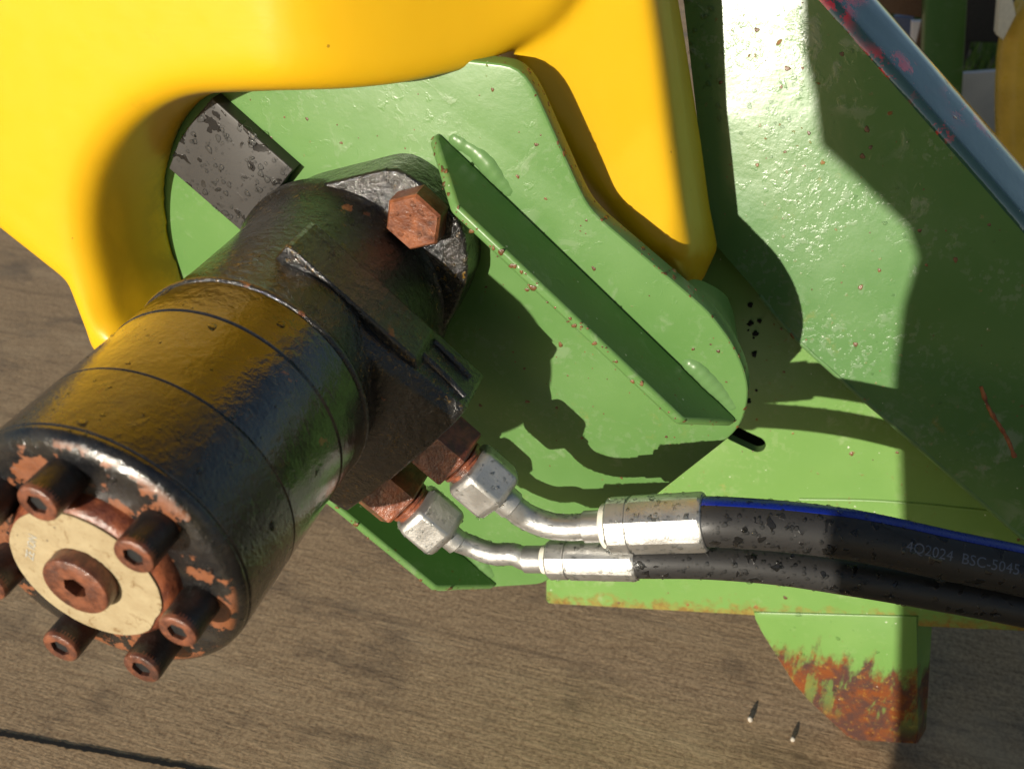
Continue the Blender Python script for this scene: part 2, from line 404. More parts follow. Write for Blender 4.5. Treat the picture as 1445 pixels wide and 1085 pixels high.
for k, (px, py, r) in enumerate(((1058, 1016, 2.0), (1118, 1044, 1.7))):
    c = PL(px, py, Vector((0, 0, -GZ)), Vector((0, 0, 1))); bm = bmesh.new(); bmesh.ops.create_icosphere(bm, subdivisions=2, radius=r)
    for v in bm.verts: v.co *= 1+.3*noise.noise(v.co*.5+Vector((k*9, 0, 0)))
    for v in bm.verts: v.co.z = v.co.z*1.2+1.6; v.co += c
    obj('pebble', bm, 'stone', base=c, label=('small pale pebble standing on the concrete near the rusty foot', 'smaller grey pebble on the concrete between the other pebble and foot tip')[k], cat='pebble')

# ------------------------------------------------------------------ mounting bracket: plate with two ribs
Y1 = 20.0
br = thing('motor_mounting_bracket', 'green painted steel plate bracket with two raised ribs behind the black motor', 'bracket', (60, Y1, -190))
def xz(*px, y=Y1): return [(lambda p: (p.x, p.z))(W(a, b, y)) for a, b in px]
out = xz((500, 745), (612, 836), (700, 829), (766, 825), (1026, 621), (1043, 605), (1053, 580), (1057, 550), (1050, 520), (1032, 482), (1000, 440), (930, 380), (845, 308), (829, 290), (815, 262), (757, 132), (742, 106), (722, 91), (690, 89))
out += [(20, 112), (-60, 108), (-112, 60), (-118, 0), (-100, -70), (-60, -140)]
P1o = out
bm = bmesh.new(); slab(bm, relax(resample(out, 4), 2), Y1, Y1+10, 1.6)
pl1 = obj('plate', bm, 'green', br, 20)
def rib(a, b, hA, hB, h, th):
    """trapezoid rib standing on the plate from A to B, corners HA and HB along it"""
    e = (b-a).normalized(); n_ = Vector((-e.z, 0, e.x)); bm = bmesh.new(); L0 = (b-a).length
    rings = []
    for o_ in (-th, 0):
        rings.append([a+n_*o_+YA*.5, a+n_*o_+e*1.0-YA*5, a+e*hA+n_*o_-YA*(h-1), a+e*(hA+2)+n_*o_-YA*h, a+e*(hB-2)+n_*o_-YA*h, a+e*hB+n_*o_-YA*(h-1), a+e*(L0-1)+n_*o_-YA*3, b+n_*o_+YA*.5])
    loft(bm, rings); return bm
ra, rb = W(618, 186, Y1), W(1040, 592, Y1)
r1 = obj('rib', rib(ra, rb, 26, 167.5, 35, 5), 'green', br, bevel=1.6)
er = (rb-ra).normalized(); rb2 = W(702, 824, Y1)
r2 = obj('rib', rib(rb2-er*198, rb2, 26, 163.5, 33, 5), 'green', br, bevel=1.6)
def bead(path, r, seed):
    bm = bmesh.new(); P = smooth_path(path, 14); n = len(P)
    tube(bm, P, r, 16, lambda a, i: r*math.sqrt(max(.02, 1-((2*i/(n-1)-1))**4))*(1+.02*math.sin(i*1.5+seed)+.22*noise.noise(Vector((i*.10+seed, math.cos(a)*.6, math.sin(a)*.6)))))
    return bm
nr = Vector((-er.z, 0, er.x))
for k, (a, l) in enumerate(((ra+er*2, 46), (rb-er*44, 43), (rb2-er*46, 44))):
    obj('weld_bead', bead([a+nr*1.0+YA*4.6, a+er*l*.3+nr*4.4+YA*4.4, a+er*l*.7+nr*3.6+YA*4.6, a+er*l+nr*1.0+YA*5.2], 6.1, k*5), 'weld', br)
# return wall behind the right-hand end, with an oblong hole through it
bm = bmesh.new()
edge = [Vector((u, 0, v)) for u, v in xz((978, 420), (1000, 440), (1030, 481), (1047, 520), (1054, 550), (1050, 580), (1042, 603))]
edge = smooth_path(edge, 6); cen = Vector((120, 0, -20))
def wallring(p, y): d = (cen-p).normalized(); return [p+d*3+YA*y, p+d*8+YA*y]
ring = [(p+(cen-p).normalized()*2, p+(cen-p).normalized()*8) for p in edge]
back = [Y1+10+52*min(1., (i/len(edge))/.45)**.6-26*max(0, (i/len(edge)-.62)/.38)**2 for i in range(len(edge))]
loft(bm, [[a+YA*(Y1+8), a+(b-a)*1.6+YA*bk, b+(b-a)*1.6+YA*bk, b+YA*(Y1+8)] for (a, b), bk in zip(ring, back)])
obj('return_wall', bm, 'green', br)
bm = bmesh.new(); lathe(bm, [(0, 46), (150, 46)], Vector((118, Y1+8, -60)), YA, 40); obj('support_tube', bm, 'green', br)

# ------------------------------------------------------------------ machine frame: base plate, beam, foot
NB = Vector((-.06, -.985, .14)).normalized(); K = W(1130, 485, 140)
ub = Vector((1, 0, 0)); ub = (ub-NB*ub.dot(NB)).normalized(); vb = ub.cross(NB)
if vb.z < 0: vb = -vb
def pb(*px, off=0): 
    res = []
    for a, b in px:
        q = PL(a, b, K+NB*off, NB)-K; res.append((q.dot(ub), q.dot(vb)))
    return res
def atB(u, v, d): return K+ub*u+vb*v-NB*d           # d > 0 lies behind the sheet
fr = thing('machine_frame', 'green painted machine frame with sloping beam, base plate and rusty foot', 'machine frame', (330, 90, -GZ))
SLOT = pb((1058, 628))[0]
def ring_slot(n=24):
    pts_ = []; a = (Vector(pb((1075, 632))[0])-Vector(pb((1036, 610))[0])).normalized(); c0 = Vector(pb((1036, 612))[0]); c1 = Vector(pb((1068, 627))[0]); nn = Vector((-a.y, a.x)); r = 5.6
    for k in range(n//2+1): t = -math.pi/2+math.pi*k/(n//2); pts_.append(c1+a*math.cos(t)*r+nn*math.sin(t)*r)
    for k in range(n//2+1): t = math.pi/2+math.pi*k/(n//2); pts_.append(c0+a*math.cos(t)*r+nn*math.sin(t)*r)
    return [(p.x, p.y) for p in pts_]
bm = bmesh.new()
outer = resample(pb((771, 800), (771, 846), (775, 851), (1070, 868), (1316, 884), (1445, 890), (1900, 905), (1900, 760), (1560, 830), (1300, 590), (1160, 470), (1020, 330), (960, 260), (830, 420), (775, 640)), 6)
for side, d in ((0, 0.), (1, 8.)):
    for loop in ((outer, ring_slot()) if side == 0 else (outer, ring_slot())):
        vs_ = [bm.verts.new(atB(u, v, d)) for u, v in loop]
        for i in range(len(vs_)): bm.edges.new((vs_[i-1], vs_[i]))
bm.verts.ensure_lookup_table(); no, ns = len(outer), len(ring_slot())
def fill(a, b):
    ed = [e for e in bm.edges if all(a <= v.index < b for v in e.verts)]
    bmesh.ops.triangle_fill(bm, edges=ed, use_beauty=True)
bm.verts.index_update(); allv = bm.verts[:]; fill(0, no+ns); fill(no+ns, 2*(no+ns))
for st, ln in ((0, no), (no, ns)):
    for i in range(ln):
        j = (i+1) % ln; bm.faces.new((allv[st+i], allv[st+j], allv[no+ns+st+j], allv[no+ns+st+i]))
p2 = obj('base_plate', bm, green_paint('green_paint_base', .14, (.130, .255, .060), worn=lip_rust), fr)
bm = bmesh.new(); slab(bm, [(u, v) for u, v in pb((985, 560), (1110, 560), (1110, 680), (985, 680))], 26, 30, .5, atB, 1); obj('slot_shade_panel', bm, 'dark', fr)  # black sheet behind the slot stands for the shade inside
# sloping beam: front sheet, rounded bend, top sheet going back
N3 = Vector((-.09, -.975, .20)).normalized(); K3 = K+NB*20
u3 = Vector((1, 0, 0)); u3 = (u3-N3*u3.dot(N3)).normalized(); v3 = u3.cross(N3); v3 = v3 if v3.z > 0 else -v3
def p3(*px):
    return [(lambda q: (q.dot(u3), q.dot(v3)))(PL(a, b, K3, N3)-K3) for a, b in px]
def at3(u, v, d): return K3+u3*u+v3*v-N3*d
cl = p3((985, 318), (1130, 483), (1445, 760), (1800, 1075))
tl_ = p3((1010, -260), (1100, -60), (1155, 0), (1445, 330), (1800, 735))
ed0, ed1 = Vector(tl_[2]), Vector(tl_[3]); dr = (ed1-ed0).normalized(); top0 = ed0-dr*150; top1 = ed0+dr*420
lo0 = Vector(cl[1])+(Vector(cl[0])-Vector(cl[1])).normalized()*60; lo1 = Vector(cl[1])+(Vector(cl[2])-Vector(cl[1])).normalized()*330
lf = [Vector(v) for v in p3((935, -260), (1003, 338))]
nd = Vector((dr.y, -dr.x)); nd = nd if nd.x+nd.y > 0 else -nd        # outward in the sheet, to the bend
bm = bmesh.new()
def chain(P, n):
    acc_ = [0.]
    for a, b in zip(P, P[1:]): acc_.append(acc_[-1]+(b-a).length)
    out_ = []
    for k in range(n):
        t = acc_[-1]*k/(n-1); i_ = next(i for i in range(1, len(acc_)) if acc_[i] >= t-1e-6); out_.append(P[i_-1].lerp(P[i_], (t-acc_[i_-1])/(acc_[i_]-acc_[i_-1])))
    return out_
ca = chain([lf[0], lf[1], Vector(cl[1]), lo1], 50); cb = chain([top0, top1], 50)
loft(bm, [[at3(*a.lerp(b, t/12), 0) for t in range(13)]+[at3(*b, 6), at3(*a.lerp(b, .5), 32), at3(*a, 32)] for a, b in zip(ca, cb)])
bmf = obj('beam_side', bm, 'green_beam', fr, 20)
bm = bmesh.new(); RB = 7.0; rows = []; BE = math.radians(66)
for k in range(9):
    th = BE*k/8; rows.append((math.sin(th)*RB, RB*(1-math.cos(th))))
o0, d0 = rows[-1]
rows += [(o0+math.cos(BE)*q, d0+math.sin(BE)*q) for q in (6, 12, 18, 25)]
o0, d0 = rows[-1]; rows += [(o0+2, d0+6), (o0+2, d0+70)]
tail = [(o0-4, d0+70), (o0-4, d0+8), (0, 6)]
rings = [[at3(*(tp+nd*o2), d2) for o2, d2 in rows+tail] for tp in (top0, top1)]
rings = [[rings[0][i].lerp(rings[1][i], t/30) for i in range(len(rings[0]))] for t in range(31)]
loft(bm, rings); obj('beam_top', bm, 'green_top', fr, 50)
bm = bmesh.new(); P = [at3(*Vector(cl[0]).lerp(Vector(cl[1]), .6), 1.2)]+[at3(*v, 1.2) for v in p3((1130, 484), (1290, 625), (1445, 761))]
tube(bm, smooth_path(P, 20), 1.7, 10, lambda a, i: 1.7+.3*noise.noise(Vector((i*.5, a, 0)))); obj('weld_seam', bm, 'weld', fr)
# foot, with its bent side strip
bm = bmesh.new(); fp = pb((1064, 862), (1066, 872), (1075, 890), (1120, 962), (1140, 985), (1195, 1036), (1208, 1042), (1293, 1047), (1296, 1035), (1294, 868))
slab(bm, resample(fp, 6), -1.5, 8, .8, atB, 2); ft = obj('foot', bm, 'green_foot', fr)
bm = bmesh.new(); A0, A1 = [Vector(v) for v in pb((1294, 868), (1294, 1047))]; B0, B1 = [Vector(v) for v in pb((1318, 874), (1308, 1048))]
loft(bm, [[atB(*A0, -1.4), atB(*B0, 13), atB(*B0, 20), atB(*A0, 8)], [atB(*A1, -1.4), atB(*B1, 13), atB(*B1, 20), atB(*A1, 8)]])
obj('foot_side', bm, 'green_foot', fr, 25)
# long weld line and the dirt clots in the corner
bm = bmesh.new(); wl = [atB(*v, -.2) for v in pb((1128, 704), (1250, 707), (1410, 722))]
tube(bm, smooth_path(wl, 20), .9, 8); obj('weld_seam', bm, p2.data.materials[0], fr)
bm = bmesh.new(); rnd = random.Random(3)
for _ in range(9):
    t = rnd.random(); px, py, r = 1062-6*t+rnd.gauss(0, 6), 440+70*t*rnd.random()+rnd.gauss(0, 8), .4+1.7*rnd.random()**2
    if rnd.random() < .2: px, py, r = 1060+rnd.gauss(0, 4), 540+40*rnd.random(), .6+1.3*rnd.random()
    c = atB(*pb((px, py))[0], -.2); q = bmesh.ops.create_icosphere(bm, subdivisions=2, radius=r)
    for v in q['verts']: v.co = v.co*(1+.9*noise.noise(v.co*.9+c))+c
obj('dirt_clots', bm, 'crack', fr, kind='stuff')
# rust streak scratched into the beam
bm = bmesh.new(); st = [at3(*v, .2) for v in p3((1384, 545), (1395, 575), (1410, 600), (1422, 620), (1432, 645))]
tube(bm, smooth_path(st, 8), 1.5, 8, lambda a, i: (1.1+.9*noise.noise(Vector((i*.4, 2, 0))))*(.25 if abs(math.sin(a)) < .0 else 1)); obj('rust_streak', bm, 'rust', fr)

def below_edge(p, h): return p.z < -321+.255*(p.x-86)+h
drops('water_droplets', p2, 70, .5, 1.8, fr, Vector((0, -1, 0)), .6, 31, lambda p: below_edge(p, 7) and p.x < 330)
drops('water_droplets', bmf, 260, .35, 1.4, fr, Vector((0, -1, 0)), .4, 32, lambda p: p.x < 205 and p.z > 45)
drops('water_droplets', bmf, 120, .3, 1.0, fr, Vector((0, -1, 0)), .4, 33)
drops('water_droplets', ft, 30, .4, 1.4, fr, Vector((0, -1, 0)), .5, 34)
drops('rust_spots', r1, 70, .4, 1.5, br, Vector((0, -1, 0)), .22, 35, None, 'fleck')
drops('rust_spots', pl1, 110, .3, 1.3, br, Vector((.5, -.6, .5)).normalized(), .2, 36, lambda p: p.y > Y1+.2 and p.x > 60, 'fleck')
drops('rust_spots', bmf, 90, .35, 1.5, fr, Vector((0, -1, 0)), .14, 41, None, 'fleck')
drops('rust_spots', p2, 60, .35, 1.4, fr, Vector((0, -1, 0)), .14, 42, None, 'fleck')
drops('rust_spots', pl1, 110, .3, 1.1, br, Vector((0, -1, 0)), .14, 43, lambda p: p.z > -70 and p.x > 20, 'fleck')
drops('rust_spots', r2, 40, .4, 1.5, br, Vector((0, -1, 0)), .22, 37, None, 'fleck')
# ------------------------------------------------------------------ yellow guard
YF = -31.
def ramp(x):                                 # the front face runs back towards the prong
    t = max(0., min(1., (x+5)/125)); return 83*t*t*(3-2*t)
def guard():
    bm = bmesh.new()
    def fp(*px, d=0):                        # outline points on the curved front face
        res = []
        for a, b in px:
            y = YF
            for _ in range(30): y = .5*y+.5*(YF+d+ramp(W(a, b, y).x))
            p = W(a, b, y); res.append((p.x, p.z))
        return res
    rimf = fp((745, 66), (715, 84), (690, 97), (640, 114), (560, 127), (430, 130), (330, 132), (262, 138), (205, 158), (160, 190), (129, 235), (114, 290), (116, 350), (131, 410), (152, 468))
    rimf += [(-88, -40), (-74, -66)]
    rimb = xz((745, 60), (715, 78), (690, 80), (640, 92), (560, 104), (450, 122), (350, 130), (300, 133), (262, 172), (242, 225), (236, 262), (238, 300), (243, 340), (255, 378), (275, 430), y=Y1)
    rimb += [(-88, -80), (-74, -100)]
    outr = [(-94, -76), (-104, -46)]+fp((131, 497), (118, 455), (95, 395), (0, 320), d=8)+[(-250, 110), (-350, 200), (-350, 470), (140, 470)]
    tr = fp((840, -60), (815, 0), (790, 34), (768, 52))
    def dens(a, k):
        P = smooth_path([Vector((u, 0, v)) for u, v in a], k); return [(p.x, p.z) for p in P]
    f = dens(rimf, 6)+outr+tr
    b = dens(rimb, 6)+[(-94, -112), (-108, -80)]+outr[2:]+tr
    assert len(f) == len(b)
    r = 13.; rings = []
    def lerp2(t): return [(p[0]+(q[0]-p[0])*t, p[1]+(q[1]-p[1])*t) for p, q in zip(f, b)]
    for t in (1., .75, .5): rings.append([Vector((u, YF+(Y1+1-YF)*t, v)) for u, v in lerp2(t)])
    for k in range(7):
        th = math.pi/2*k/6; q = inset(lerp2(.21*(1-k/6)), r*(1-math.cos(th)))
        rings.append([Vector((u, YF+r*(1-math.sin(th)), v)) for u, v in q])
    loft(bm, rings)
    bmesh.ops.recalc_face_normals(bm, faces=bm.faces[:])
    bmesh.ops.triangulate(bm, faces=[q for q in bm.faces if len(q.verts) > 4])
    bmesh.ops.subdivide_edges(bm, edges=[e for e in bm.edges if e.calc_length() > 25], cuts=4, use_grid_fill=True)
    for _ in range(4):
        bmesh.ops.subdivide_edges(bm, edges=[e for e in bm.edges if e.calc_length() > 14], cuts=1)
        bmesh.ops.triangulate(bm, faces=[q for q in bm.faces if len(q.verts) > 3])
    for v in bm.verts:
        t = (v.co.y-YF)/(Y1+1-YF); y0 = YF+ramp(v.co.x); y1 = max(Y1+1, y0+45); v.co.y = y0+(y1-y0)*t
    b2 = bmesh.new()
    slab(b2, resample([(50, 140), (112, 138), (128, 150), (146, 180), (146, 470), (50, 470)], 8), 55, 115, 10)
    # prong reaching down behind the plate
    pf = [(p.x, p.z, p.y) for p in (W(a, b, y) for a, b, y in ((700, -60, 48), (918, -60, 70), (934, 60, 70), (946, 167, 68), (962, 270, 62), (976, 358, 58), (958, 378, 56), (900, 352, 54), (820, 260, 52), (720, 110, 46)))]
    pk = [(p.x, p.z, 134) for p in (W(a, b, 134) for a, b in ((690, -70), (948, -60), (968, 60), (990, 200), (1002, 290), (1014, 350), (990, 402), (945, 400), (830, 300), (715, 130)))]
    def mixp(t, ins=0, dy=0):
        q = [tuple(p[k]*t+r_[k]*(1-t) for k in (0, 1, 2)) for p, r_ in zip(pk, pf)]; w2 = inset([(a, b) for a, b, c in q], ins) if ins else [(a, b) for a, b, c in q]
        return [Vector((w2[k][0], q[k][2]+dy, w2[k][1])) for k in range(len(q))]
    loft(b2, [mixp(1, 3, 6), mixp(1), mixp(.5, -1, -4), mixp(.2, 0, -3), mixp(.07, 1.5, -1.5), mixp(.02, 4, -2.5), mixp(0, 7.5, -3)])
    bmesh.ops.recalc_face_normals(b2, faces=b2.faces[:])
    t2 = bpy.data.meshes.new('t'); b2.to_mesh(t2); b2.free(); bm.from_mesh(t2); bpy.data.meshes.remove(t2)
    me = bpy.data.meshes.new('g'); bmesh.ops.triangulate(bm, faces=[q for q in bm.faces if len(q.verts) > 4]); bm.to_mesh(me); bm.free()
    tmp = bpy.data.objects.new('g', me); col.objects.link(tmp)
    m = tmp.modifiers.new('r', 'REMESH'); m.mode = 'VOXEL'; m.voxel_size = 2.0
    m = tmp.modifiers.new('s', 'SMOOTH'); m.factor = .5; m.iterations = 20
    dg = bpy.context.evaluated_depsgraph_get(); res = bpy.data.meshes.new_from_object(tmp.evaluated_get(dg))
    bpy.data.objects.remove(tmp); out_ = bmesh.new(); out_.from_mesh(res); bpy.data.meshes.remove(res)
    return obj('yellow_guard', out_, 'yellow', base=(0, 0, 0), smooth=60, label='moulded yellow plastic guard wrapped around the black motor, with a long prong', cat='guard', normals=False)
gd = guard()

# ------------------------------------------------------------------ black pad on the plate
c4 = xz((299, 139), (413, 240), (344, 330), (238, 238), y=12)
mid = [(c4[3][0]*.66+c4[0][0]*.34-2.0, c4[3][1]*.66+c4[0][1]*.34+1.5), (c4[3][0]*.33+c4[0][0]*.67-1.5, c4[3][1]*.33+c4[0][1]*.67+1.2)]
bm = bmesh.new(); slab(bm, resample(c4+mid, 5), 12, Y1+.5, .7)
pad = obj('rubber_pad', bm, 'pad', base=(c4[2][0], Y1, c4[2][1]), label='wet black rectangular pad on the green plate beside the motor', cat='pad')
drops('water_droplets', pad, 170, .3, 1.7, pad, Vector((0, -1, 0)), .34, 3)

# ------------------------------------------------------------------ hydraulic motor
mo = thing('hydraulic_motor', 'black cylindrical hydraulic motor with rusty end screws and cream label', 'hydraulic motor', (0, 0, -52))
NY = Vector((0, -1, 0)); Z0 = Vector((0, 0, 0))
def seam(y0, y1, r, c=.8): return [(y0, r-c), (y0+c, r), (y1-c, r), (y1, r-c)]
# flange
h = [(-51, 12), (-44, 30), (-21, 70), (-17, 74), (-6, 77), (10, 77.5), (20, 76), (25, 73), (39, 58), (46, 40), (52, 16)]
fl = h+[(-a, -b) for a, b in h]
bm = bmesh.new(); slab(bm, relax(resample(fl, 4), 1), 0, Y1-.02, 1.8, lambda u, v, y: mp(u, v, y), 4)
flo = obj('flange', bm, 'black_cast', mo)
bm = bmesh.new(); lathe(bm, [(-6, 56), (-.5, 55.5), (1, 54), (3.5, 52.9), (8, 52), (14, 51.5), (30, 51), (60, 50.8), (82, 51.2), (85.5, 52.2), (86.3, 53.2), (87.4, 53.4), (88.3, 52.9), (88.9, 51.5)], Z0, NY, 96)
hs = obj('housing', bm, 'black_cast', mo)
# port block: cast block with sloped front
bm = bmesh.new()
def blk(e2, y): return [mp(-4, e2, y), mp(72, e2, y)]
prof = [(-30, -46), (-36, -49), (-60, -49), (-66, -44), (-70, -20), (-72, 0), (-70, 24), (-66, 44), (-61, 49), (-36, 49), (-31, 46)]
loft(bm, [[mp(6, e2*.97, y-(9 if y < -60 else 0)) for y, e2 in prof], [mp(44, e2, y-(4 if y < -60 else 0)) for y, e2 in prof], [mp(70.5, e2, y) for y, e2 in prof], [mp(72, e2*.975, y*.985) for y, e2 in prof]])
obj('port_block', bm, 'black_cast', mo, 30, bevel=1.2)
for k, (a0, a1, y0) in enumerate(((44, 66, -41), (40, 68, -53))):
    bm = bmesh.new(); P = smooth_path([mp(a0, 48.6, y0), mp((a0+a1)/2, 49.2, y0-1), mp(a1, 48.4, y0-2)], 10); tube(bm, P, 2.0, 12)
    obj('cast_ridge', bm, 'black_cast', mo)
bm = bmesh.new(); pp = [(-28, 40), (-28, 51.4), (-26, 52.6), (40, 52.6), (46, 48), (46, 40)]
loft(bm, [[mp(a+(1.2 if a < 0 else 0), b-.6, -63) for a, b in pp], [mp(a, b, -62) for a, b in pp], [mp(a, b, -41) for a, b in pp], [mp(a, b-1.5, -38) for a, b in pp]])
obj('cast_boss', bm, 'black_cast', mo, 25, bevel=.8)
bm = bmesh.new(); lathe(bm, seam(88.4, 111, 52.3), Z0, NY, 128); cp = obj('channel_plate', bm, 'black', mo, 30)
bm = bmesh.new(); lathe(bm, seam(111.0, 150, 52, .6), Z0, NY, 128); gr = obj('gear_ring', bm, 'black', mo, 30)
bm = bmesh.new()
lathe(bm, [(150, 51.4), (150.5, 52), (178, 52), (180.4, 51.9), (181, 51.4), (181.6, 51.6)]+[(181.6+5*math.sin(math.pi/2*k/7), 51.6-7*(1-math.cos(math.pi/2*k/7))) for k in range(1, 8)]+[(186.6, 31)], Z0, NY, 128, cap1=False)
ec = obj('end_cover', bm, 'black_end', mo, 30)
bm = bmesh.new(); lathe(bm, [(184, 31.2), (186.7, 31), (190.6, 30), (192.6, 28.5), (193, 27)], Z0, NY, 96); obj('cover_boss', bm, 'rust_wet', mo)
bm = bmesh.new(); nl = 120
def lr(a): return 27.4*(1+.008*noise.noise(Vector((math.cos(a)*5, math.sin(a)*5, 0))))*(1-.05*max(0, 1-abs(((a+.55+math.pi) % (2*math.pi))-math.pi)/.28))
ring = lambda f, y: [Vector((f(2*math.pi*k/nl)*math.cos(2*math.pi*k/nl), y, f(2*math.pi*k/nl)*math.sin(2*math.pi*k/nl))) for k in range(nl)]
loft(bm, [ring(lr, -192.9), ring(lr, -193.7), ring(lambda a: 12.2+.35*noise.noise(Vector((math.cos(a)*9, math.sin(a)*9, 3))), -193.7), ring(lambda a: 12.2, -192.9)], False, False)
lb = obj('label_ring', bm, 'label', mo, 30)
bm = bmesh.new(); socket_screw(bm, Vector((0, -191, 0)), NY, 12., 8.2, 4.4, 7, 48, .3); pg = obj('plug', bm, 'screw', mo, 35)
for k in range(7):
    a = math.radians(90-51.43*k+.5); c = Vector((37*math.cos(a), -186.2, 37*math.sin(a)))
    bm = bmesh.new(); lathe(bm, [(-1, 6.9), (12.6, 6.9)], c, NY, 40); sc = obj('cap_screw', bm, 'screw_side', mo, 35)
    bm = bmesh.new(); socket_screw(bm, c+NY*12.4, NY, 6.9, 1.9, 3.7, 1.8, 36, .4*k); obj('screw_rim', bm, 'screw', sc, 35)
    bm = bmesh.new(); lathe(bm, [(12.45, 3.6), (12.65, 3.6)], c, NY, 12); obj('socket', bm, 'dark', sc, 0)  # black disc stands for the shade down in the hex recess
# flange bolt
bm = bmesh.new(); bc = mp(3.5, 66.5, 0); hexnut(bm, bc+NY*(-1), NY, 24, 12.5, .35+math.pi/6, 1.3); fb = obj('flange_bolt', bm, 'rust_bolt', mo, 20)
bm = bmesh.new(); hexnut(bm, mp(-3.5, -66.5, 0)+NY*(-1), NY, 24, 12.5, .35, 1.3); obj('flange_bolt', bm, 'rust_bolt', mo, 20)
# faded print on the label
def text_mesh(body, size, place, name, mat, parent, label=None):
    cu = bpy.data.curves.new('t', 'FONT'); cu.body = body; cu.size = size; cu.align_x = 'CENTER'; cu.align_y = 'CENTER'; cu.resolution_u = 3
    to = bpy.data.objects.new('t', cu); col.objects.link(to); dg = bpy.context.evaluated_depsgraph_get(); dg.update()
    me = bpy.data.meshes.new_from_object(to.evaluated_get(dg)); bpy.data.objects.remove(to)
    bm = bmesh.new(); bm.from_mesh(me); bpy.data.meshes.remove(me)
    bmesh.ops.triangulate(bm, faces=bm.faces[:]); bmesh.ops.subdivide_edges(bm, edges=[e for e in bm.edges if e.calc_length() > size*.3], cuts=2)
    for v in bm.verts: v.co = place(v.co.x, v.co.y)
    return obj(name, bm, mat, parent, 0, label=label, normals=False)
def lab(ax, sz, off):
    d = Vector((math.cos(ax), 0, math.sin(ax))); e = Vector((-d.z, 0, d.x)); return lambda x, y: d*(off+y*-1)+e*(-x)*-1+Vector((0, -193.85, 0))
d_ = math.radians(155); dd = Vector((math.cos(d_), 0, math.sin(d_))); ee = Vector((dd.z, 0, -dd.x))
text_mesh('ZE ION', 4.2, lambda x, y: dd*(19.5+y)+ee*x+Vector((0, -193.85, 0)), 'printed_text', 'ink', lb)
drops('water_droplets', flo, 170, .35, 1.5, mo, Vector((0, -1, 0)), .36, 5, lambda p: p.dot(E2) > 25)
drops('water_droplets', fb, 26, .4, 1.3, mo, Vector((0, -1, 0)), .35, 6)
drops('water_droplets', gr, 60, .4, 1.7, mo, UPV, .34, 8)
drops('water_droplets', cp, 30, .4, 1.5, mo, UPV, .34, 10)
drops('water_droplets', ec, 60, .4, 1.6, mo, UPV, .34, 9)

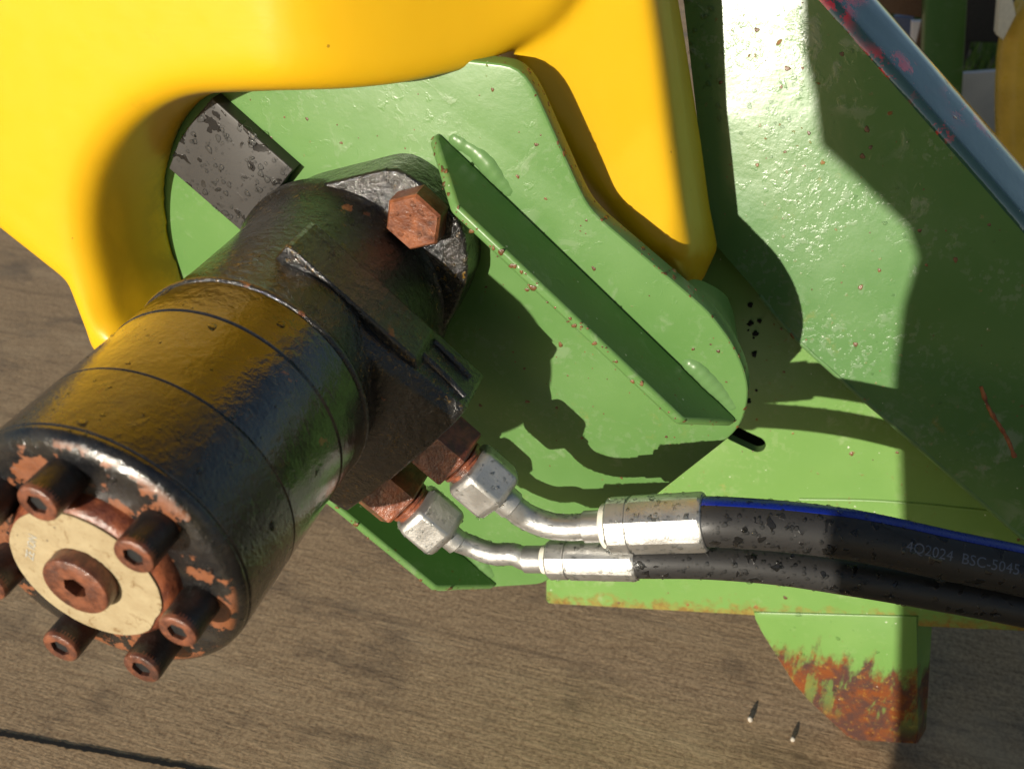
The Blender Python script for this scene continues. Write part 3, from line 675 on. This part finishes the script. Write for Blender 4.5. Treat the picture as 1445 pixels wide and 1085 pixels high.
# ------------------------------------------------------------------ port adaptors and hose assemblies
PY = -48.
for e2p in (12.5, -30.):
    c = mp(72, e2p, PY); bm = bmesh.new(); hexnut(bm, c-E1*.5, E1, 30, 18.5, .26 if e2p > 0 else .1, 1.0, YA)
    ad = obj('port_adaptor', bm, 'rust_wet', mo, 20)
    bm = bmesh.new(); lathe(bm, [(16, 10), (19.5, 10), (20, 11.4), (21.5, 11.4), (22, 10.2), (27, 10.2)], c, E1, 32); obj('collar', bm, 'rust_wet', ad, 30)
def hose_set(label, e2p, rot, tube_px, ftube, fer, rf, rt, hose_px, rh, y0, y1, ring_px, nseed, stripe):
    ho = thing('hydraulic_hose', label, 'hydraulic hose', W(*hose_px[0], y0)-Vector((0, 0, rh)))
    c = mp(95.5, e2p, PY); bm = bmesh.new()
    hexnut(bm, c, E1, 27, 22, rot, 2.4, YA); nu = obj('swivel_nut', bm, 'zinc', ho, 25, bevel=1.5)
    f0, f1 = W(*fer[0], y0), W(*fer[1], y0); fd = (f1-f0).normalized()
    P = [mp(114, e2p, PY), mp(121, e2p, PY)]+[W(*q, y0) for q in tube_px]+[f0-fd*9, f0+fd*2]
    bm = bmesh.new(); tp = smooth_path(P, 10); tube(bm, tp, rt, 36); el = obj('elbow_tube', bm, 'zinc', ho, 50)
    bm = bmesh.new(); lathe(bm, [(0, rt+.2), (.4, rt+.9), (7.5, rt+.9), (8, rt+.1)], mp(117, e2p, PY), E1, 36); obj('tube_sleeve', bm, 'zinc', ho, 35)
    bm = bmesh.new(); lathe(bm, [(0, rt+.1), (.5, rt+1.2), (9.5, rt+1.2)], f0-fd*9.5, fd, 36); obj('hose_tail', bm, 'zinc', ho, 35)
    ln = (f1-f0).length
    bm = bmesh.new(); md = lambda a, d: 1+(math.cos(math.pi/8)/math.cos((a % (math.pi/4))-math.pi/8)-1+.03)*(.45 if 1 < d < ln-.5 else .2)
    k = [(3, rf-2.2), (3.4, rf-.6), (4.2, rf), (ln*.27, rf), (ln*.27+.4, rf-.7), (ln*.27+1.2, rf-.7), (ln*.27+1.6, rf+.15), (ln-1.6, rf+.3), (ln-.4, rf-.2), (ln, rf-.9), (ln, rh+.1)]
    lathe(bm, k, f0, fd, 96, md); fe = obj('crimp_ferrule', bm, 'zinc', ho, 22)
    bm = bmesh.new(); rr = rf-2.6; lathe(bm, [(-.2, rt), (-.2, rr-.8), (.4, rr), (2.6, rr), (3.3, rr-.6), (3.3, rt)], f0, fd, 48); obj('plastic_ring', bm, 'white', ho, 35)
    n = len(hose_px); H = [f1-fd*6]+[W(*q, y0+(y1-y0)*(i/(n-1))) for i, q in enumerate(hose_px)]
    hp = smooth_path(H, 16); bm = bmesh.new(); tube(bm, hp, rh, 48); hb = obj('hose_body', bm, 'rubber', ho, 60)
    FR = frames(hp)
    if stripe:
        bm = bmesh.new(); rows = []
        for (p, t, s, u) in FR: rows.append([p+(s*math.cos(a)+u*math.sin(a))*(rh+q) for a, q in [(math.radians(stripe[0]+(stripe[1]-stripe[0])*k/8), .22) for k in range(9)]+[(math.radians(stripe[1]), -.3), (math.radians(stripe[0]), -.3)]])
        loft(bm, rows); obj('blue_stripe', bm, 'blue', ho, 50)
    drops('water_droplets', hb, 400, .25, 1.1, ho, UPV, .55, nseed, lambda p: p.x < 285)
    drops('water_droplets', hb, 70, .5, 1.6, ho, Vector((0, -.3, -.9)).normalized(), .8, nseed+20)
    drops('water_droplets', el, 330, .3, 1.0, ho, None, .55, nseed+1)
    drops('water_droplets', fe, 420, .3, 1.15, ho, None, .5, nseed+2)
    drops('water_droplets', nu, 150, .35, 1.1, ho, None, .5, nseed+3)
    return ho, FR
h1, FR1 = hose_set('black hose with a blue stripe and large silver ferrule, upper of the pair', 12.5, .52, [(740, 727), (775, 741), (805, 744)], None, [(852, 742), (997, 736)], 13.0, 6.3,
    [(1010, 736), (1100, 742), (1185, 752), (1250, 764), (1340, 784), (1445, 806), (1600, 845), (1800, 900)], 11.2, PY+2, PY+36, None, 40, (80, 112))
h2, FR2 = hose_set('thinner black hose with a small silver ferrule, lower of the pair', -30., .30, [(664, 770), (695, 781), (725, 782)], None, [(766, 789), (901, 790)], 9.6, 5.5,
    [(912, 790), (1000, 791), (1100, 799), (1200, 814), (1300, 831), (1445, 858), (1600, 892), (1800, 942)], 8.6, PY+2, PY+36, None, 60, None)
# printed code along the upper hose
acc = [0.]
for a, b in zip(FR1, FR1[1:]): acc.append(acc[-1]+(b[0]-a[0]).length)
tgt = min(range(len(FR1)), key=lambda i: (FR1[i][0]-W(1330, 782, PY+25)).length)
def on_hose(x, y):
    s_ = acc[tgt]+x; i = max(1, min(len(acc)-1, next((j for j in range(len(acc)) if acc[j] > s_), len(acc)-1))); t = (s_-acc[i-1])/max(1e-6, acc[i]-acc[i-1])
    p = FR1[i-1][0].lerp(FR1[i][0], t); s, u = FR1[i-1][2], FR1[i-1][3]; a = math.radians(38)+y/11.2
    return p+(s*math.cos(a)+u*math.sin(a))*11.32
text_mesh('4Q2024  BSC-5045', 6.4, on_hose, 'printed_code', 'print', h1)

# ------------------------------------------------------------------ machinery behind, out of focus
def box(bm, c, sx, sy, sz, rz=0, rx=0):
    q = bmesh.ops.create_cube(bm, size=1); R = Matrix.Rotation(rz, 3, 'Z') @ Matrix.Rotation(rx, 3, 'X')
    for v in q['verts']: v.co = R @ Vector((v.co.x*sx, v.co.y*sy, v.co.z*sz))+c
def on_ground(px, py): return PL(px, py, Vector((0, 0, -GZ)), Vector((0, 0, 1)))
def upright(name, px0, px1, py0, py1, y, th, mat, label, cat, grp=None):
    a, b, c = W(px0, py1, y), W(px1, py1, y), W((px0+px1)/2, py0, y); w_ = b.x-a.x; zt = c.z; bm = bmesh.new()
    t = thing(name, label, cat, ((a.x+b.x)/2, y, -GZ), grp)
    box(bm, Vector(((a.x+b.x)/2, y, (zt-GZ)/2)), w_, th, zt+GZ); obj('upright', bm, mat, t, bevel=3)
    bm = bmesh.new(); box(bm, Vector(((a.x+b.x)/2, y, -GZ+6)), w_*1.5, th*2, 12); obj('foot_plate', bm, mat, t, bevel=2)
    return t
def sheet(name, px, y, th, mat, label, cat):
    q = [(lambda p: (p.x, p.z))(W(a, b, y)) for a, b in px]; t = thing(name, label, cat, (sum(v[0] for v in q)/len(q), y, -GZ))
    bm = bmesh.new(); slab(bm, resample(q, 30), y, y+th, 3); obj('panel', bm, mat, t)
    lo = min(q, key=lambda v: v[1]); bm = bmesh.new(); box(bm, Vector((lo[0], y+th+5, (lo[1]+14-GZ)/2)), 22, 14, lo[1]+14+GZ); obj('stand', bm, mat, t)
    return t
sheet('green_post', [(1311, -140), (1374, -140), (1352, 230), (1300, 190)], 900, 50, 'dkgreen', 'dark green upright post behind the sloping beam', 'post')
sheet('grey_sheet', [(1349, 104), (1418, 99), (1418, 190), (1344, 212)], 1000, 6, 'grey', 'pale grey painted sheet beside the dark green post', 'sheet metal')
sheet('pale_sheet', [(1286, 30), (1316, 30), (1306, 190), (1280, 160)], 1050, 6, 'grey', 'narrow pale sheet between the brown plate and the dark green post', 'sheet metal')
sheet('brown_plate', [(1242, -40), (1330, -60), (1316, 28), (1238, 18)], 980, 8, 'brown', 'rusty brown plate above the narrow pale sheet', 'plate')
sheet('blue_steel_bar', [(1262, 24), (1290, 24), (1284, 170), (1262, 150)], 1100, 12, 'bluegrey', 'dark blue grey steel bar beside the narrow pale sheet', 'bar')
sheet('black_sheet', [(1366, -90), (1440, -90), (1430, 62), (1362, 60)], 1400, 10, 'tyre', 'black sheet standing over the grass behind the post', 'sheet')
bm = bmesh.new(); yp = [(lambda p: (p.x, p.z))(W(a, b, 760)) for a, b in ((1414, 70), (1432, 20), (1560, -120), (1700, 60), (1700, 420), (1470, 420), (1412, 260), (1410, 150))]
yg = thing('muddy_yellow_panel', 'muddy yellow plastic panel standing beyond the sloping beam', 'panel', (560, 760, -GZ))
slab(bm, relax(resample(yp, 12), 3), 760, 800, 18); obj('panel', bm, 'tan', yg)
bm = bmesh.new(); slab(bm, [(lambda p: (p.x, p.z))(W(a, b, 750)) for a, b in ((1410, 0), (1428, -8), (1434, 22), (1416, 58), (1406, 50))], 750, 770, 2); obj('end_clip', bm, 'white', yg)
bm = bmesh.new(); box(bm, Vector((590, 790, (-GZ-120)/2-40)), 40, 14, GZ-120+120); obj('stand', bm, 'tan', yg)
# black wheel under the yellow panel
wc = W(1425, 250, 860); wh = thing('parked_trolley', 'black trolley wheel in the shade beneath the grey sheet', 'trolley', (wc.x, 860, -GZ)); rw = 95
bm = bmesh.new(); lathe(bm, [(0, rw*.55), (4, rw*.92), (14, rw), (46, rw), (56, rw*.92), (60, rw*.55)], Vector((wc.x, 840, -GZ+rw)), YA, 48); obj('tyre', bm, 'tyre', wh)
bm = bmesh.new(); lathe(bm, [(-2, 20), (-2, rw*.5), (6, rw*.56)], Vector((wc.x, 840, -GZ+rw)), YA, 32); obj('hub', bm, 'dkgreen', wh)
# grass verge
rnd = random.Random(5); V, Fc = [], []
for _ in range(9000):
    x, y = 250+rnd.random()*1400, 1750+rnd.random()*1500; a = rnd.random()*6.28; hgt = 40+rnd.random()*70; lx, ly = math.cos(a)*3, math.sin(a)*3; b_ = (rnd.random()-.5)*60; c_ = (rnd.random()-.5)*60; k = len(V)
    V += [((x-lx)*S, (y-ly)*S, 0), ((x+lx)*S, (y+ly)*S, 0), ((x+b_)*S, (y+c_)*S, hgt*S)]; Fc.append((k, k+1, k+2))
me = bpy.data.meshes.new('grass'); me.from_pydata(V, [], Fc); me.materials.append(M['grass']); go = bpy.data.objects.new('grass', me); col.objects.link(go)
go['kind'] = 'stuff'; go['label'] = 'strip of short grass beyond the machinery'; go['category'] = 'grass'

# ------------------------------------------------------------------ added panel, unseen behind the viewpoint, cut to cast the viewer's shadow on the right
sh = [(1128, -120), (1134, 86), (1147, 129), (1157, 206), (1208, 252), (1280, 322), (1294, 364), (1274, 431), (1262, 520), (1258, 600), (1262, 760), (1256, 900), (1250, 1100), (1240, 1400)]
q = [PL(a, b, K3, N3)-SUN*760 for a, b in sh]
n_ = SUN; pu = Vector((1, 0, 0)); pu = (pu-n_*pu.dot(n_)).normalized(); pv = pu.cross(n_); pv = pv if pv.z > 0 else -pv; c0 = q[6]
pts = [((p-c0).dot(pu), (p-c0).dot(pv)) for p in q]
lowz = (-GZ-c0.z)/pv.z+6
pts = [p for p in pts if p[1] > lowz]+[(pts[-2][0], lowz)]
poly = pts+[(pts[-1][0]+420, lowz), (pts[-1][0]+420, pts[0][1]+30)]
bm = bmesh.new(); slab(bm, resample(poly, 20), -4, 4, 1.5, lambda u, v, d: c0+pu*u+pv*v+n_*d)
obj('added_shade_panel', bm, 'dkgreen', base=(c0.x, c0.y, -GZ), label='added dark green panel, unseen behind the viewpoint, shaped to cast the right-hand shadow', cat='panel')
